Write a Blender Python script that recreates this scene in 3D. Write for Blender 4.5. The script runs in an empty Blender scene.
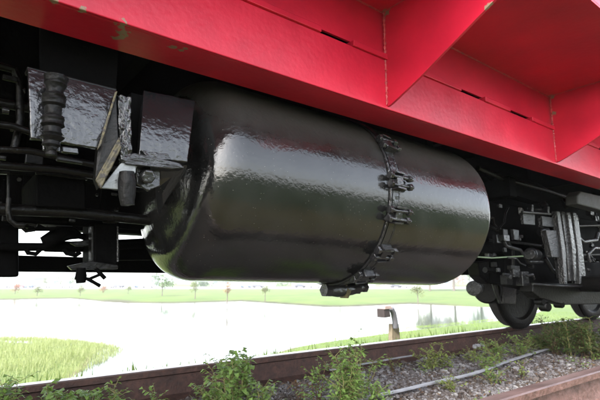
import bpy, math, random
import numpy as np
from mathutils import Vector, Matrix
random.seed(7); rng = np.random.default_rng(7)
S = bpy.context.scene
COL = S.collection
R = math.radians

# ------------------------------------------------------------------ camera
F = 467.0; PIT = math.atan(80/F); HA = math.atan(611*math.cos(PIT)/F); CZ = 0.68
fw = Vector((math.cos(HA)*math.cos(PIT), math.sin(HA)*math.cos(PIT), math.sin(PIT)))
rt = Vector((math.sin(HA), -math.cos(HA), 0)); up = rt.cross(fw)
cam = bpy.data.objects.new('camera', bpy.data.cameras.new('camera')); COL.objects.link(cam)
cam.data.sensor_width = 36; cam.data.lens = F/600*36
cam.data.clip_start = 0.02; cam.data.clip_end = 3000
cam.matrix_world = Matrix(((rt.x, up.x, -fw.x, 0), (rt.y, up.y, -fw.y, 0), (rt.z, up.z, -fw.z, CZ), (0, 0, 0, 1)))
cam.data.dof.use_dof = True; cam.data.dof.focus_distance = 1.9; cam.data.dof.aperture_fstop = 5.6
S.camera = cam

def ray(x, y): return fw + rt*((x-300)/F) + up*((200-y)/F)
def at(x, y, Y):                       # the point at lateral distance Y seen at a place of the photograph
    d = ray(x, y); t = Y/d.y; return Vector((t*d.x, Y, CZ+t*d.z))
def onz(x, y, Z):
    d = ray(x, y); t = (Z-CZ)/d.z; return Vector((t*d.x, t*d.y, Z))

# ------------------------------------------------------------------ sky, sun, exposure
SUN_EL, SUN_AZ = R(42), R(205)         # azimuth: direction the light comes from, measured from +X to +Y ... behind the camera
W = bpy.data.worlds.new('World'); S.world = W; W.use_nodes = True
nt = W.node_tree; bg = nt.nodes['Background']
sky = nt.nodes.new('ShaderNodeTexSky'); sky.sky_type = 'NISHITA'; sky.sun_disc = False
sd = Vector((math.cos(SUN_EL)*math.cos(SUN_AZ), math.cos(SUN_EL)*math.sin(SUN_AZ), math.sin(SUN_EL)))
sky.sun_elevation = SUN_EL; sky.sun_rotation = math.atan2(sd.x, sd.y); sky.dust_density = 2.5; sky.air_density = 1.0
hs = nt.nodes.new('ShaderNodeHueSaturation'); hs.inputs['Saturation'].default_value = 0.4
nt.links.new(sky.outputs[0], hs.inputs['Color']); nt.links.new(hs.outputs[0], bg.inputs['Color'])
bg.inputs['Strength'].default_value = 0.15
sun = bpy.data.objects.new('sun', bpy.data.lights.new('sun', 'SUN')); COL.objects.link(sun)
sun.data.energy = 1.5; sun.data.angle = R(14); sun.data.color = (1, .97, .92)
sun.rotation_euler = sd.to_track_quat('Z', 'Y').to_euler()
S.view_settings.view_transform = 'Standard'; S.view_settings.look = 'None'; S.view_settings.gamma = 1
S.view_settings.exposure = 2.8
HAZE = .0008

# ------------------------------------------------------------------ materials
def nm(name, base, rough=.5, spec=.5, metal=0, var=.25, vscale=6, bump=.2, bscale=40, col2=None, patch=(.5, .62), coat=0, aniso=None, specks=None, det=6):
    """procedural surface: base colour with mottling, second colour in patches, bump grain"""
    m = bpy.data.materials.new(name); m.use_nodes = True; t = m.node_tree; N = t.nodes; L = t.links
    b = N['Principled BSDF']; tc = N.new('ShaderNodeTexCoord')
    mp = N.new('ShaderNodeMapping'); L.new(tc.outputs['Object'], mp.inputs[0])
    if aniso: mp.inputs['Scale'].default_value = aniso
    n1 = N.new('ShaderNodeTexNoise'); n1.inputs['Scale'].default_value = vscale; n1.inputs['Detail'].default_value = det
    L.new(mp.outputs[0], n1.inputs[0])
    mr = N.new('ShaderNodeMapRange'); mr.inputs['From Min'].default_value = .3; mr.inputs['From Max'].default_value = .7
    mr.inputs['To Min'].default_value = 1-var; mr.inputs['To Max'].default_value = 1+var
    L.new(n1.outputs[0], mr.inputs[0])
    mul = N.new('ShaderNodeMix'); mul.data_type = 'RGBA'; mul.blend_type = 'MULTIPLY'; mul.inputs[0].default_value = 1
    mul.inputs[6].default_value = (*base, 1); L.new(mr.outputs[0], mul.inputs[7])
    out = mul.outputs[2]
    if col2:
        n2 = N.new('ShaderNodeTexNoise'); n2.inputs['Scale'].default_value = vscale*2.3; n2.inputs['Detail'].default_value = 8
        n2.inputs['Roughness'].default_value = .65; L.new(mp.outputs[0], n2.inputs[0])
        m2 = N.new('ShaderNodeMapRange'); m2.inputs['From Min'].default_value = patch[0]; m2.inputs['From Max'].default_value = patch[1]
        L.new(n2.outputs[0], m2.inputs[0])
        mx = N.new('ShaderNodeMix'); mx.data_type = 'RGBA'; L.new(m2.outputs[0], mx.inputs[0]); L.new(out, mx.inputs[6]); mx.inputs[7].default_value = (*col2, 1)
        out = mx.outputs[2]
    if specks:
        v = N.new('ShaderNodeTexVoronoi'); v.inputs['Scale'].default_value = specks[0]; L.new(tc.outputs['Object'], v.inputs[0])
        m3 = N.new('ShaderNodeMapRange'); m3.inputs['From Min'].default_value = specks[1]; m3.inputs['From Max'].default_value = specks[1]*.6
        L.new(v.outputs['Distance'], m3.inputs[0])
        mx = N.new('ShaderNodeMix'); mx.data_type = 'RGBA'; L.new(m3.outputs[0], mx.inputs[0]); L.new(out, mx.inputs[6]); mx.inputs[7].default_value = (*specks[2], 1)
        out = mx.outputs[2]
    L.new(out, b.inputs['Base Color'])
    rr = N.new('ShaderNodeMapRange'); rr.inputs['To Min'].default_value = max(.02, rough*.75); rr.inputs['To Max'].default_value = min(1, rough*1.3)
    L.new(n1.outputs[0], rr.inputs[0]); L.new(rr.outputs[0], b.inputs['Roughness'])
    b.inputs['Metallic'].default_value = metal; b.inputs['Specular IOR Level'].default_value = spec
    b.inputs['Coat Weight'].default_value = coat; b.inputs['Coat Roughness'].default_value = .06
    if bump:
        n3 = N.new('ShaderNodeTexNoise'); n3.inputs['Scale'].default_value = bscale; n3.inputs['Detail'].default_value = 5
        L.new(mp.outputs[0], n3.inputs[0])
        bp = N.new('ShaderNodeBump'); bp.inputs['Strength'].default_value = bump; bp.inputs['Distance'].default_value = .01
        L.new(n3.outputs[0], bp.inputs['Height']); L.new(bp.outputs[0], b.inputs['Normal'])
        if coat: L.new(bp.outputs[0], b.inputs['Coat Normal'])
    m.diffuse_color = (*base, 1)
    return m

def red_paint(name):
    m = nm(name, (.49, .012, .036), .32, .36, var=.17, vscale=4, bump=.12, bscale=42, specks=(14, .012, (.5, .25, .25)))
    t = m.node_tree; N = t.nodes; L = t.links; b = N['Principled BSDF']
    tc = [n for n in N if n.type == 'TEX_COORD'][0]
    nz = N.new('ShaderNodeTexNoise'); nz.inputs['Scale'].default_value = 70; nz.inputs['Detail'].default_value = 7; L.new(tc.outputs['Object'], nz.inputs[0])
    cur = None
    chips = [((.38, 1.385, 1.45), .026), ((.395, 1.42, 1.45), .024), ((.40, 1.455, 1.45), .017), ((.385, 1.468, 1.45), .014), ((.556, 1.412, 1.45), .017), ((.585, 1.420, 1.45), .015), ((.592, 1.395, 1.45), .012),
             ((.190, 1.372, 1.452), .016), ((.262, 1.372, 1.452), .016), ((1.561, .84, 1.70), .026), ((1.561, 1.0, 1.60), .018), ((1.561, 1.2, 1.505), .02),
             ((4.45, 1.54, 1.45), .05), ((3.245, 1.35, 1.93), .026), ((3.245, 1.35, 1.81), .02), ((1.561, 1.35, 1.93), .024)]
    for c, r in chips:
        d = N.new('ShaderNodeVectorMath'); d.operation = 'DISTANCE'; d.inputs[1].default_value = c; L.new(tc.outputs['Object'], d.inputs[0])
        q = N.new('ShaderNodeMath'); q.operation = 'DIVIDE'; L.new(d.outputs['Value'], q.inputs[0]); q.inputs[1].default_value = r
        if cur is None: cur = q.outputs[0]
        else:
            mn = N.new('ShaderNodeMath'); mn.operation = 'MINIMUM'; L.new(cur, mn.inputs[0]); L.new(q.outputs[0], mn.inputs[1]); cur = mn.outputs[0]
    s = N.new('ShaderNodeMath'); s.operation = 'MULTIPLY_ADD'; L.new(nz.outputs[0], s.inputs[0]); s.inputs[1].default_value = 2.6; L.new(cur, s.inputs[2])
    mr = N.new('ShaderNodeMapRange'); mr.inputs['From Min'].default_value = 2.05; mr.inputs['From Max'].default_value = 1.95; L.new(s.outputs[0], mr.inputs[0])
    old = b.inputs['Base Color'].links[0].from_socket
    mx = N.new('ShaderNodeMix'); mx.data_type = 'RGBA'; L.new(mr.outputs[0], mx.inputs[0]); L.new(old, mx.inputs[6]); mx.inputs[7].default_value = (.24, .17, .115, 1)
    L.new(mx.outputs[2], b.inputs['Base Color'])
    return m

RED = red_paint('red_gloss_paint')
RED2 = nm('red_weld_paint', (.40, .04, .05), .4, .5, var=.3, vscale=30, bump=.4, bscale=90)
BLACK = nm('black_gloss_paint', (.010, .010, .010), .12, .62, var=.5, vscale=7, bump=.13, bscale=60, specks=(48, .075, (.13, .125, .11)))
def dusty_top(m):                      # road dust settled on whatever faces up, with a broken edge
    t = m.node_tree; N = t.nodes; L = t.links; b = N['Principled BSDF']; tc = [n for n in N if n.type == 'TEX_COORD'][0]
    sp = N.new('ShaderNodeSeparateXYZ'); L.new(tc.outputs['Normal'], sp.inputs[0]); nz = N.new('ShaderNodeTexNoise'); nz.inputs['Scale'].default_value = 9; nz.inputs['Detail'].default_value = 9; nz.inputs['Roughness'].default_value = .7
    L.new(tc.outputs['Object'], nz.inputs[0]); a = N.new('ShaderNodeMath'); a.operation = 'MULTIPLY_ADD'; L.new(nz.outputs[0], a.inputs[0]); a.inputs[1].default_value = .35; L.new(sp.outputs['Z'], a.inputs[2])
    mr = N.new('ShaderNodeMapRange'); mr.inputs['From Min'].default_value = .38; mr.inputs['From Max'].default_value = .80; mr.inputs['To Max'].default_value = .97; L.new(a.outputs[0], mr.inputs[0])
    for key, val, typ in (('Base Color', (.022, .020, .016, 1), 'RGBA'), ('Roughness', .75, 'FLOAT')):
        src = b.inputs[key].links[0].from_socket; mx = N.new('ShaderNodeMix'); mx.data_type = typ; L.new(mr.outputs[0], mx.inputs[0]); i = 6 if typ == 'RGBA' else 2
        L.new(src, mx.inputs[i]); mx.inputs[i+1].default_value = val; L.new(mx.outputs[2 if typ == 'RGBA' else 0], b.inputs[key])
    q = N.new('ShaderNodeMath'); q.operation = 'MULTIPLY_ADD'; L.new(mr.outputs[0], q.inputs[0]); q.inputs[1].default_value = -.45; q.inputs[2].default_value = b.inputs['Specular IOR Level'].default_value
    L.new(q.outputs[0], b.inputs['Specular IOR Level'])
dusty_top(BLACK)
BLACKB = nm('black_brushed_lumpy_paint', (.014, .014, .015), .18, .6, var=.5, vscale=9, bump=.75, bscale=38)
BLACKD = nm('black_dull_paint', (.0035, .0033, .003), .32, .16, var=.5, vscale=9, bump=.4, bscale=50, col2=(.012, .010, .007), patch=(.55, .75))
SHADEBLK = nm('shade_black_underframe', (.0014, .0014, .0014), .7, .03, var=.4, vscale=5, bump=.3, bscale=30)  # black underframe, its deep shade put into the base colour
WORN = nm('worn_grey_paint', (.012, .012, .013), .16, .7, var=.4, vscale=20, bump=.9, bscale=75, col2=(.012, .012, .012), patch=(.42, .55))
PALE = nm('pale_dusty_metal', (.16, .17, .17), .35, .6, var=.25, vscale=25, bump=.4, bscale=60, col2=(.05, .05, .05), patch=(.58, .68))
OCHRE = nm('rubbed_ochre_edge', (.085, .07, .035), .5, .4, var=.5, vscale=30, bump=.5, bscale=80, col2=(.03, .025, .02), patch=(.5, .58))
BRASS = nm('dull_brass', (.10, .085, .045), .4, .5, metal=.3, var=.4, vscale=40)
RUST = nm('rusty_rail', (.055, .028, .022), .7, .3, var=.4, vscale=14, bump=.5, bscale=70, col2=(.03, .018, .015), patch=(.45, .65))
RUSTR = nm('reddish_rusty_rail', (.065, .033, .025), .55, .4, var=.35, vscale=10, bump=.4, bscale=60, col2=(.13, .07, .06), patch=(.4, .7))
SHINY = nm('polished_rail_head', (.20, .15, .14), .3, .5, metal=.5, var=.25, vscale=12, bump=.2, bscale=50, aniso=(.15, 1, 1))
RAILTOP = nm('rusted_rail_head', (.085, .055, .052), .42, .4, metal=.15, var=.3, vscale=12, bump=.3, bscale=60, aniso=(.3, 1, 1))
CABLE = nm('weathered_pale_strip', (.22, .22, .235), .5, .4, var=.25, vscale=14, bump=.3, bscale=40, col2=(.18, .17, .15), patch=(.55, .72))
WOOD = nm('weathered_wood', (.16, .13, .09), .8, .2, var=.3, vscale=8, bump=.5, bscale=25, aniso=(6, 6, 1))
BODY = nm('body_red', (.45, .02, .03), .4, .4, var=.1)
CONCR = nm('pale_wall', (.5, .5, .48), .8, .2, var=.1, vscale=.3, bump=0)
GLASS = nm('dark_window', (.10, .13, .16), .1, .5, var=.2, vscale=.5, bump=0)
ROOFM = nm('grey_roof', (.30, .31, .33), .6, .3, var=.15, vscale=.5, bump=0)
ASPH = nm('asphalt', (.22, .22, .22), .8, .2, var=.15, vscale=.4, bump=0)
def leafm(name, c, c2):
    m = nm(name, c, .5, .3, var=.45, vscale=22, bump=0, col2=c2, patch=(.5, .75)); b = m.node_tree.nodes['Principled BSDF']
    b.inputs['Subsurface Weight'].default_value = 0
    t = m.node_tree; tr = t.nodes.new('ShaderNodeBsdfTranslucent'); tr.inputs[0].default_value = (c[0]*1.6, c[1]*1.6, c[2]*.8, 1)
    ms = t.nodes.new('ShaderNodeMixShader'); ms.inputs[0].default_value = .35
    t.links.new(b.outputs[0], ms.inputs[1]); t.links.new(tr.outputs[0], ms.inputs[2]); t.links.new(ms.outputs[0], t.nodes['Material Output'].inputs[0]); return m
LEAF = leafm('weed_leaf', (.115, .185, .045), (.16, .20, .07))
LEAFD = leafm('dark_weed_leaf', (.055, .09, .026), (.08, .10, .035))
LEAFY = leafm('yellow_green_leaf', (.14, .18, .045), (.19, .17, .07))
DRY = leafm('dry_stalk', (.11, .065, .04), (.09, .07, .03))
STEM = nm('weed_stem', (.14, .13, .05), .7, .2, var=.3, vscale=20, bump=0)
TRED = leafm('autumn_red_crown', (.24, .13, .09), (.22, .16, .09))
TOLV = leafm('olive_crown', (.13, .15, .06), (.17, .16, .06))
TGRN = leafm('green_crown', (.07, .12, .045), (.10, .13, .05))
BARK = nm('bark', (.10, .085, .07), .9, .1, var=.3, vscale=10, bump=0)
CARW = nm('white_car_paint', (.7, .7, .7), .3, .5, var=.05); CARB = nm('blue_car_paint', (.08, .13, .30), .3, .5, var=.05)
CARD = nm('dark_car_paint', (.06, .06, .07), .3, .5, var=.05); TYRE = nm('tyre', (.02, .02, .02), .8, .2)
CARR = nm('red_car_paint', (.35, .05, .05), .3, .5, var=.05); CARS = nm('silver_car_paint', (.4, .41, .42), .3, .5, var=.05)

# ------------------------------------------------------------------ mesh helpers
class MB:
    def __init__(s): s.v = []; s.f = []
    def add(s, vs, fs):
        k = len(s.v); s.v += [tuple(v) for v in vs]; s.f += [tuple(i+k for i in f) for f in fs]; return s
    def box(s, a, b):
        x0, y0, z0 = a; x1, y1, z1 = b
        return s.add([(x0,y0,z0),(x1,y0,z0),(x1,y1,z0),(x0,y1,z0),(x0,y0,z1),(x1,y0,z1),(x1,y1,z1),(x0,y1,z1)],
                     [(3,2,1,0),(4,5,6,7),(0,1,5,4),(1,2,6,5),(2,3,7,6),(3,0,4,7)])
    def prism(s, pts, vec):
        pts = [Vector(p) for p in pts]; vec = Vector(vec); n = len(pts)
        nrm = Vector((0, 0, 0))
        for i in range(n): nrm += pts[i].cross(pts[(i+1) % n])
        if nrm.dot(vec) > 0: pts = pts[::-1]
        return s.add(pts+[p+vec for p in pts], [tuple(range(n)), tuple(range(2*n-1, n-1, -1))]+[(i, i+n, (i+1) % n+n, (i+1) % n) for i in range(n)])
    def tube(s, path, r, n=10, cap=True):
        path = [Vector(p) for p in path]; rs = r if isinstance(r, (list, tuple)) else [r]*len(path); vs = []; prev = None
        for i, p in enumerate(path):
            d = (path[min(i+1, len(path)-1)]-path[max(i-1, 0)]).normalized()
            a = (prev - d*prev.dot(d)) if prev else d.cross(Vector((0, 0, 1)) if abs(d.z) < .9 else Vector((1, 0, 0)))
            a.normalize(); prev = a; b = d.cross(a)
            vs += [p+(a*math.cos(2*math.pi*k/n)+b*math.sin(2*math.pi*k/n))*rs[i] for k in range(n)]
        fs = [(i*n+k, i*n+(k+1) % n, (i+1)*n+(k+1) % n, (i+1)*n+k) for i in range(len(path)-1) for k in range(n)]
        if cap: fs += [tuple(range(n-1, -1, -1)), tuple((len(path)-1)*n+k for k in range(n))]
        return s.add(vs, fs)
    def lathe(s, o, axis, prof, n=48):
        """prof: (distance along axis, radius)"""
        o = Vector(o); d = Vector(axis).normalized(); a = d.cross(Vector((0, 0, 1)) if abs(d.z) < .9 else Vector((1, 0, 0))).normalized(); b = d.cross(a)
        vs = []; idx = []
        for (h, r) in prof:
            if r < 1e-5: idx.append([len(vs)]*n); vs.append(o+d*h)
            else:
                idx.append(list(range(len(vs), len(vs)+n))); vs += [o+d*h+(a*math.cos(2*math.pi*k/n)+b*math.sin(2*math.pi*k/n))*r for k in range(n)]
        fs = []
        for i in range(len(prof)-1):
            for k in range(n):
                q = [idx[i][k], idx[i][(k+1) % n], idx[i+1][(k+1) % n], idx[i+1][k]]; u = []
                for e in q:
                    if e not in u: u.append(e)
                if len(u) > 2: fs.append(tuple(u))
        return s.add(vs, fs)
    def nut(s, c, axis, r, h): return s.lathe(Vector(c)-Vector(axis).normalized()*h/2, axis, [(0, 0), (0, r*.92), (h*.1, r), (h*.9, r), (h, r*.92), (h, 0)], 6)
    def build(s, name, mat, parent=None, smooth=False, bevel=0, label=None):
        me = bpy.data.meshes.new(name); me.from_pydata(s.v, [], s.f); me.materials.append(mat)
        if smooth: me.polygons.foreach_set('use_smooth', [True]*len(me.polygons))
        o = bpy.data.objects.new(name, me); COL.objects.link(o)
        if parent is not None: o.parent = parent
        if smooth: me.update(); me.set_sharp_from_angle(angle=R(38))
        if bevel:
            b = o.modifiers.new('bevel', 'BEVEL'); b.width = bevel; b.segments = 2; b.limit_method = 'ANGLE'; b.angle_limit = R(40)
        if label: o['label'] = label
        return o
def thing(name, label, cat, loc=(0, 0, 0), group=None):
    o = bpy.data.objects.new(name, None); COL.objects.link(o); o.location = loc; o.empty_display_size = .1
    o['label'] = label; o['category'] = cat
    if group: o['group'] = group
    return o
def tag(o, label, cat, group=None):
    o['label'] = label; o['category'] = cat
    if group: o['group'] = group
    return o
def kind(o, k): o['kind'] = k; return o
def lumpy(o, amp, size, sub=2):                      # hand-brushed, dented or caked surfaces
    m = o.modifiers.new('sub', 'SUBSURF'); m.subdivision_type = 'SIMPLE'; m.levels = m.render_levels = sub
    t = bpy.data.textures.new('lump', 'CLOUDS'); t.noise_scale = size; t.noise_depth = 3
    d = o.modifiers.new('lump', 'DISPLACE'); d.texture = t; d.strength = amp; d.mid_level = .5; d.texture_coords = 'LOCAL'
    return o

# ------------------------------------------------------------------ ground, pond
ZW = -2.5
shore_px = [(-60, 301.5), (0, 302), (150, 303.5), (300, 306), (420, 309.5), (500, 312.5), (520, 314.5), (500, 318.5), (450, 323), (395, 328.5), (350, 335), (300, 345), (245, 357), (215, 368)]
pond = [onz(x, y, ZW) for x, y in shore_px]
pond = [(p.x, p.y) for p in pond] + [(1.8, 11.2)] + [tuple(onz(x, y, ZW))[:2] for x, y in ((84, 371), (102, 362), (120, 353), (124, 349), (104, 344), (70, 341), (30, 338.5), (0, 337.5), (-60, 335))]
pond += [(-60, 24), (-95, 60)]
pp = np.array(pond)
def sdist(P):
    n = len(pp); d = np.full(len(P), 1e9); ins = np.zeros(len(P), bool)
    for i in range(n):
        a = pp[i]; b = pp[(i+1) % n]; e = b-a; w = P-a
        t = np.clip((w@e)/(e@e), 0, 1); d = np.minimum(d, np.hypot(*(w-t[:, None]*e).T))
        c = ((a[1] > P[:, 1]) != (b[1] > P[:, 1])) & (P[:, 0] < (b[0]-a[0])*(P[:, 1]-a[1])/(b[1]-a[1]+1e-12)+a[0]); ins ^= c
    return np.where(ins, -d, d)
def smooth(a, b, x): t = np.clip((x-a)/(b-a), 0, 1); return t*t*(3-2*t)
def noise2(x, y, s=1.0): return (np.sin(x*1.3*s+1.7)*np.cos(y*1.7*s-.6)+np.sin(x*2.9*s-y*2.3*s+2.)*.5+np.sin(x*5.1*s+y*4.3*s)*.25)/1.75
def height(P):
    x, y = P[:, 0], P[:, 1]; sd_ = sdist(P)
    bank = np.where(sd_ > 0, ZW + np.minimum(sd_*.11, .32) + np.clip(sd_-10, 0, 60)*.0, ZW + np.maximum(sd_*.25, -1.2))
    bank = bank + np.where(sd_ > 0, np.minimum(sd_*.02, .05)*noise2(x, y, .5), 0)
    slope = 0 - .30*np.clip(y-3.55, 0, 20)
    slope = np.where(y < 3.55, 0, slope)
    h = np.maximum(bank, slope) if False else np.where(slope > bank, slope, bank)
    h = np.where((sd_ > 0) | (y < 8), h, bank)
    h = np.where(y < -1.2, -.12*np.clip(-1.2-y, 0, 2.5)+.0, h)                      # the camera's side: shoulder then lawn
    return h + np.where((y > -1) & (y < 3.6), .012*noise2(x, y, 3), 0)
def axis(lo, hi, c, near, far):
    out = [c]; s = near
    while out[-1] < hi: out.append(out[-1]+s); s = near+(far-near)*min(1, (abs(out[-1]-c)/60)**1.2)
    neg = [c]; s = near
    while neg[-1] > lo: neg.append(neg[-1]-s); s = near+(far-near)*min(1, (abs(neg[-1]-c)/60)**1.2)
    return np.array(neg[::-1][:-1]+out)
xs = axis(-900, 900, 2, .35, 30); ys = axis(-900, 1100, 3, .3, 30)
GX, GY = np.meshgrid(xs, ys); P2 = np.stack([GX.ravel(), GY.ravel()], 1); GZ = height(P2)
nx, ny = len(xs), len(ys)
me = bpy.data.meshes.new('ground'); vs = np.column_stack([P2, GZ])
ii = (np.arange(ny-1)[:, None]*nx+np.arange(nx-1)).ravel()
fs = np.stack([ii, ii+1, ii+nx+1, ii+nx], 1)
me.from_pydata(vs.tolist(), [], fs.tolist()); me.polygons.foreach_set('use_smooth', [True]*len(me.polygons))
ground = bpy.data.objects.new('ground', me); COL.objects.link(ground); ground['kind'] = 'structure'
def ground_mat():
    m = bpy.data.materials.new('grass_and_ballast'); m.use_nodes = True; t = m.node_tree; N = t.nodes; L = t.links; b = N['Principled BSDF']
    tc = N.new('ShaderNodeTexCoord'); sp = N.new('ShaderNodeSeparateXYZ'); L.new(tc.outputs['Object'], sp.inputs[0])
    def noise(sc, det=6):
        n = N.new('ShaderNodeTexNoise'); n.inputs['Scale'].default_value = sc; n.inputs['Detail'].default_value = det; L.new(tc.outputs['Object'], n.inputs[0]); return n.outputs[0]
    def ramp(v, cols):
        r = N.new('ShaderNodeValToRGB'); L.new(v, r.inputs[0]); e = r.color_ramp.elements
        while len(e) < len(cols): e.new(.5)
        for i, (p, c) in enumerate(cols): e[i].position = p; e[i].color = (*c, 1)
        return r.outputs[0]
    def mix(f, a, c):
        x = N.new('ShaderNodeMix'); x.data_type = 'RGBA'; L.new(f, x.inputs[0]); L.new(a, x.inputs[6]); L.new(c, x.inputs[7]); return x.outputs[2]
    def mr(v, a, c):
        x = N.new('ShaderNodeMapRange'); x.inputs['From Min'].default_value = a; x.inputs['From Max'].default_value = c; x.interpolation_type = 'SMOOTHSTEP'; L.new(v, x.inputs[0]); return x.outputs[0]
    def math_(op, a, c=None, v=None):
        x = N.new('ShaderNodeMath'); x.operation = op; L.new(a, x.inputs[0])
        if c is not None: L.new(c, x.inputs[1])
        if v is not None: x.inputs[1].default_value = v
        return x.outputs[0]
    grass = ramp(noise(.25), [(.3, (.066, .104, .028)), (.5, (.083, .118, .033)), (.7, (.105, .13, .040))])
    gravel = ramp(noise(38, 4), [(.3, (.04, .03, .025)), (.5, (.09, .072, .062)), (.72, (.15, .14, .13))])
    dirt = ramp(noise(5), [(.35, (.06, .043, .03)), (.65, (.10, .075, .055))])
    gravel = mix(mr(noise(1.6), .42, .6), gravel, dirt)
    moss = ramp(noise(7), [(.35, (.055, .042, .022)), (.5, (.10, .085, .028)), (.65, (.075, .08, .028))])
    mud = ramp(noise(3), [(.4, (.10, .085, .06)), (.6, (.13, .11, .07))])
    y = sp.outputs['Y']; yn = math_('ADD', y, math_('MULTIPLY', noise(1.1), v=1.2))
    c = mix(mr(yn, 3.9, 4.4), gravel, grass)                    # beyond the shoulder
    far = mr(yn, 1.0, .5); rough = ramp(noise(1.1), [(.3, (.020, .034, .012)), (.5, (.032, .052, .018)), (.7, (.045, .060, .022))]); c = mix(far, c, rough)             # lawn on the camera side
    mossm = math_('MULTIPLY', mr(y, 1.2, 1.05), mr(yn, .0, .8)); c = mix(mossm, c, moss)
    z = sp.outputs['Z']; c = mix(mr(z, -2.455, -2.49), c, mud); shore = ramp(noise(.8), [(.4, (.045, .042, .026)), (.6, (.065, .065, .035))]); c = mix(math_('MULTIPLY', mr(z, -2.34, -2.44), mr(y, 32, 40)), c, shore)
    L.new(c, b.inputs['Base Color']); b.inputs['Roughness'].default_value = .9; b.inputs['Specular IOR Level'].default_value = .15
    bp = N.new('ShaderNodeBump'); bp.inputs['Strength'].default_value = .8; bp.inputs['Distance'].default_value = .02
    L.new(noise(60, 4), bp.inputs['Height']); L.new(bp.outputs[0], b.inputs['Normal'])
    return m
me.materials.append(ground_mat())

m = bpy.data.materials.new('pond_water'); m.use_nodes = True; t = m.node_tree; b = t.nodes['Principled BSDF']
b.inputs['Base Color'].default_value = (.05, .06, .05, 1); b.inputs['Roughness'].default_value = .06; b.inputs['IOR'].default_value = 1.33
nz = t.nodes.new('ShaderNodeTexNoise'); nz.inputs['Scale'].default_value = 1.6; tc = t.nodes.new('ShaderNodeTexCoord'); t.links.new(tc.outputs['Object'], nz.inputs[0])
bp = t.nodes.new('ShaderNodeBump'); bp.inputs['Strength'].default_value = .12; bp.inputs['Distance'].default_value = .05
t.links.new(nz.outputs[0], bp.inputs['Height']); t.links.new(bp.outputs[0], b.inputs['Normal'])
cx, cy = pp[:, 0].mean(), pp[:, 1].mean()
wp = [(-110, 9), (110, 9), (110, 110), (-110, 110)]
w = MB().add([(x, y, ZW) for x, y in wp], [(0, 1, 2, 3)]).build('pond_water', m); w['kind'] = 'structure'

# ------------------------------------------------------------------ rails
def rail_mesh(Yc, x0, x1, h=.18):
    pr = [(-.075, 0), (.075, 0), (.075, .012), (.012, .030), (.009, .045), (.009, h-.045), (.035, h-.035), (.036, h-.006), (.030, h), (-.030, h), (-.036, h-.006), (-.035, h-.035), (-.009, h-.045), (-.009, .045), (-.012, .030), (-.075, .012)]
    n = len(pr); mb = MB(); st = [x0+(x1-x0)*i/40 for i in range(41)]
    mb.v = [(x, Yc+a, .0+z) for x in st for a, z in pr]
    mb.f = [(i*n+k, i*n+(k+1) % n, (i+1)*n+(k+1) % n, (i+1)*n+k) for i in range(40) for k in range(n)]
    return mb
for Yc, mat, top, lab in ((2.71, RUST, SHINY, 'dark brown rusty rail beyond the tank, beside the pond bank'), (1.165, RUSTR, RAILTOP, 'reddish rusty rail in the bottom right corner, nearest the camera')):
    o = rail_mesh(Yc, -14, 26).build('rail', mat, None, smooth=True); tag(o, lab, 'rail', 'rails of the track under the wagon')
    o.data.materials.append(top)
    for p in o.data.polygons:
        if p.normal.z > .7 and p.center.z > .17: p.material_index = 1
    o.data.update()

# ------------------------------------------------------------------ the wagon
wagon = thing('railway_wagon', 'red and black railway wagon with a glossy black tank slung under its frame', 'railway wagon')
X0, X1 = -5.0, 9.5
# red side sill (hollow box: face, bottom flange, inner face)
mb = MB(); mb.box((X0, 1.362, 1.45), (4.52, 1.378, 1.69)); mb.box((X0, 1.378, 1.45), (4.52, 1.552, 1.464)); mb.box((X0, 1.536, 1.464), (4.52, 1.552, 1.69))
mb.box((X0, 1.378, 1.676), (4.52, 1.536, 1.69)); mb.box((4.508, 1.378, 1.464), (4.52, 1.536, 1.676))
mb.build('side_sill', RED, wagon, bevel=.003)
mb = MB(); mb.box((4.53, 1.38, 1.56), (X1, 1.54, 1.69)); mb.build('side_sill', RED, wagon, bevel=.003)
MB().box((X0, 1.374, 1.716), (X1, 1.386, 1.934)).build('sill_web', RED, wagon)
MB().box((X0, .722, 1.935), (X1, 3.19, 1.947)).build('deck_plate', RED, wagon, bevel=.002)
MB().box((X0, .722, 1.947), (X1, .734, 2.03)).build('deck_edge_strip', RED, wagon, bevel=.002)
# strip with slots between sill and web
slots = []; 
gx = [-1.69, -.06, 1.561, 3.245, 4.93, 6.6]
def sx(px, py): return at(px, py, 1.362).x
known = [(sx(320, 28), sx(352, 45)), (sx(460, 91), sx(484, 101)), (sx(509, 110), sx(531, 120))]
x = X0
segs = []; cuts = sorted(known+[(-3.9, -3.75), (-2.9, -2.7), (-1.2, -1.0), (-.6, -.42), (.25, .42), (4.0, 4.2), (5.3, 5.5), (6.0, 6.2)])
for a, c in cuts: segs.append((x, a)); x = c
segs.append((x, X1))
for a, c in segs: lumpy(MB().box((a, 1.350, 1.688), (c, 1.40, 1.7155)).build('weld_strip', RED, wagon, bevel=.003), .006, .03, 0)
MB().box((X0, 1.405, 1.69), (X1, 1.411, 1.717)).build('slot_backing', SHADEBLK, wagon)
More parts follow.
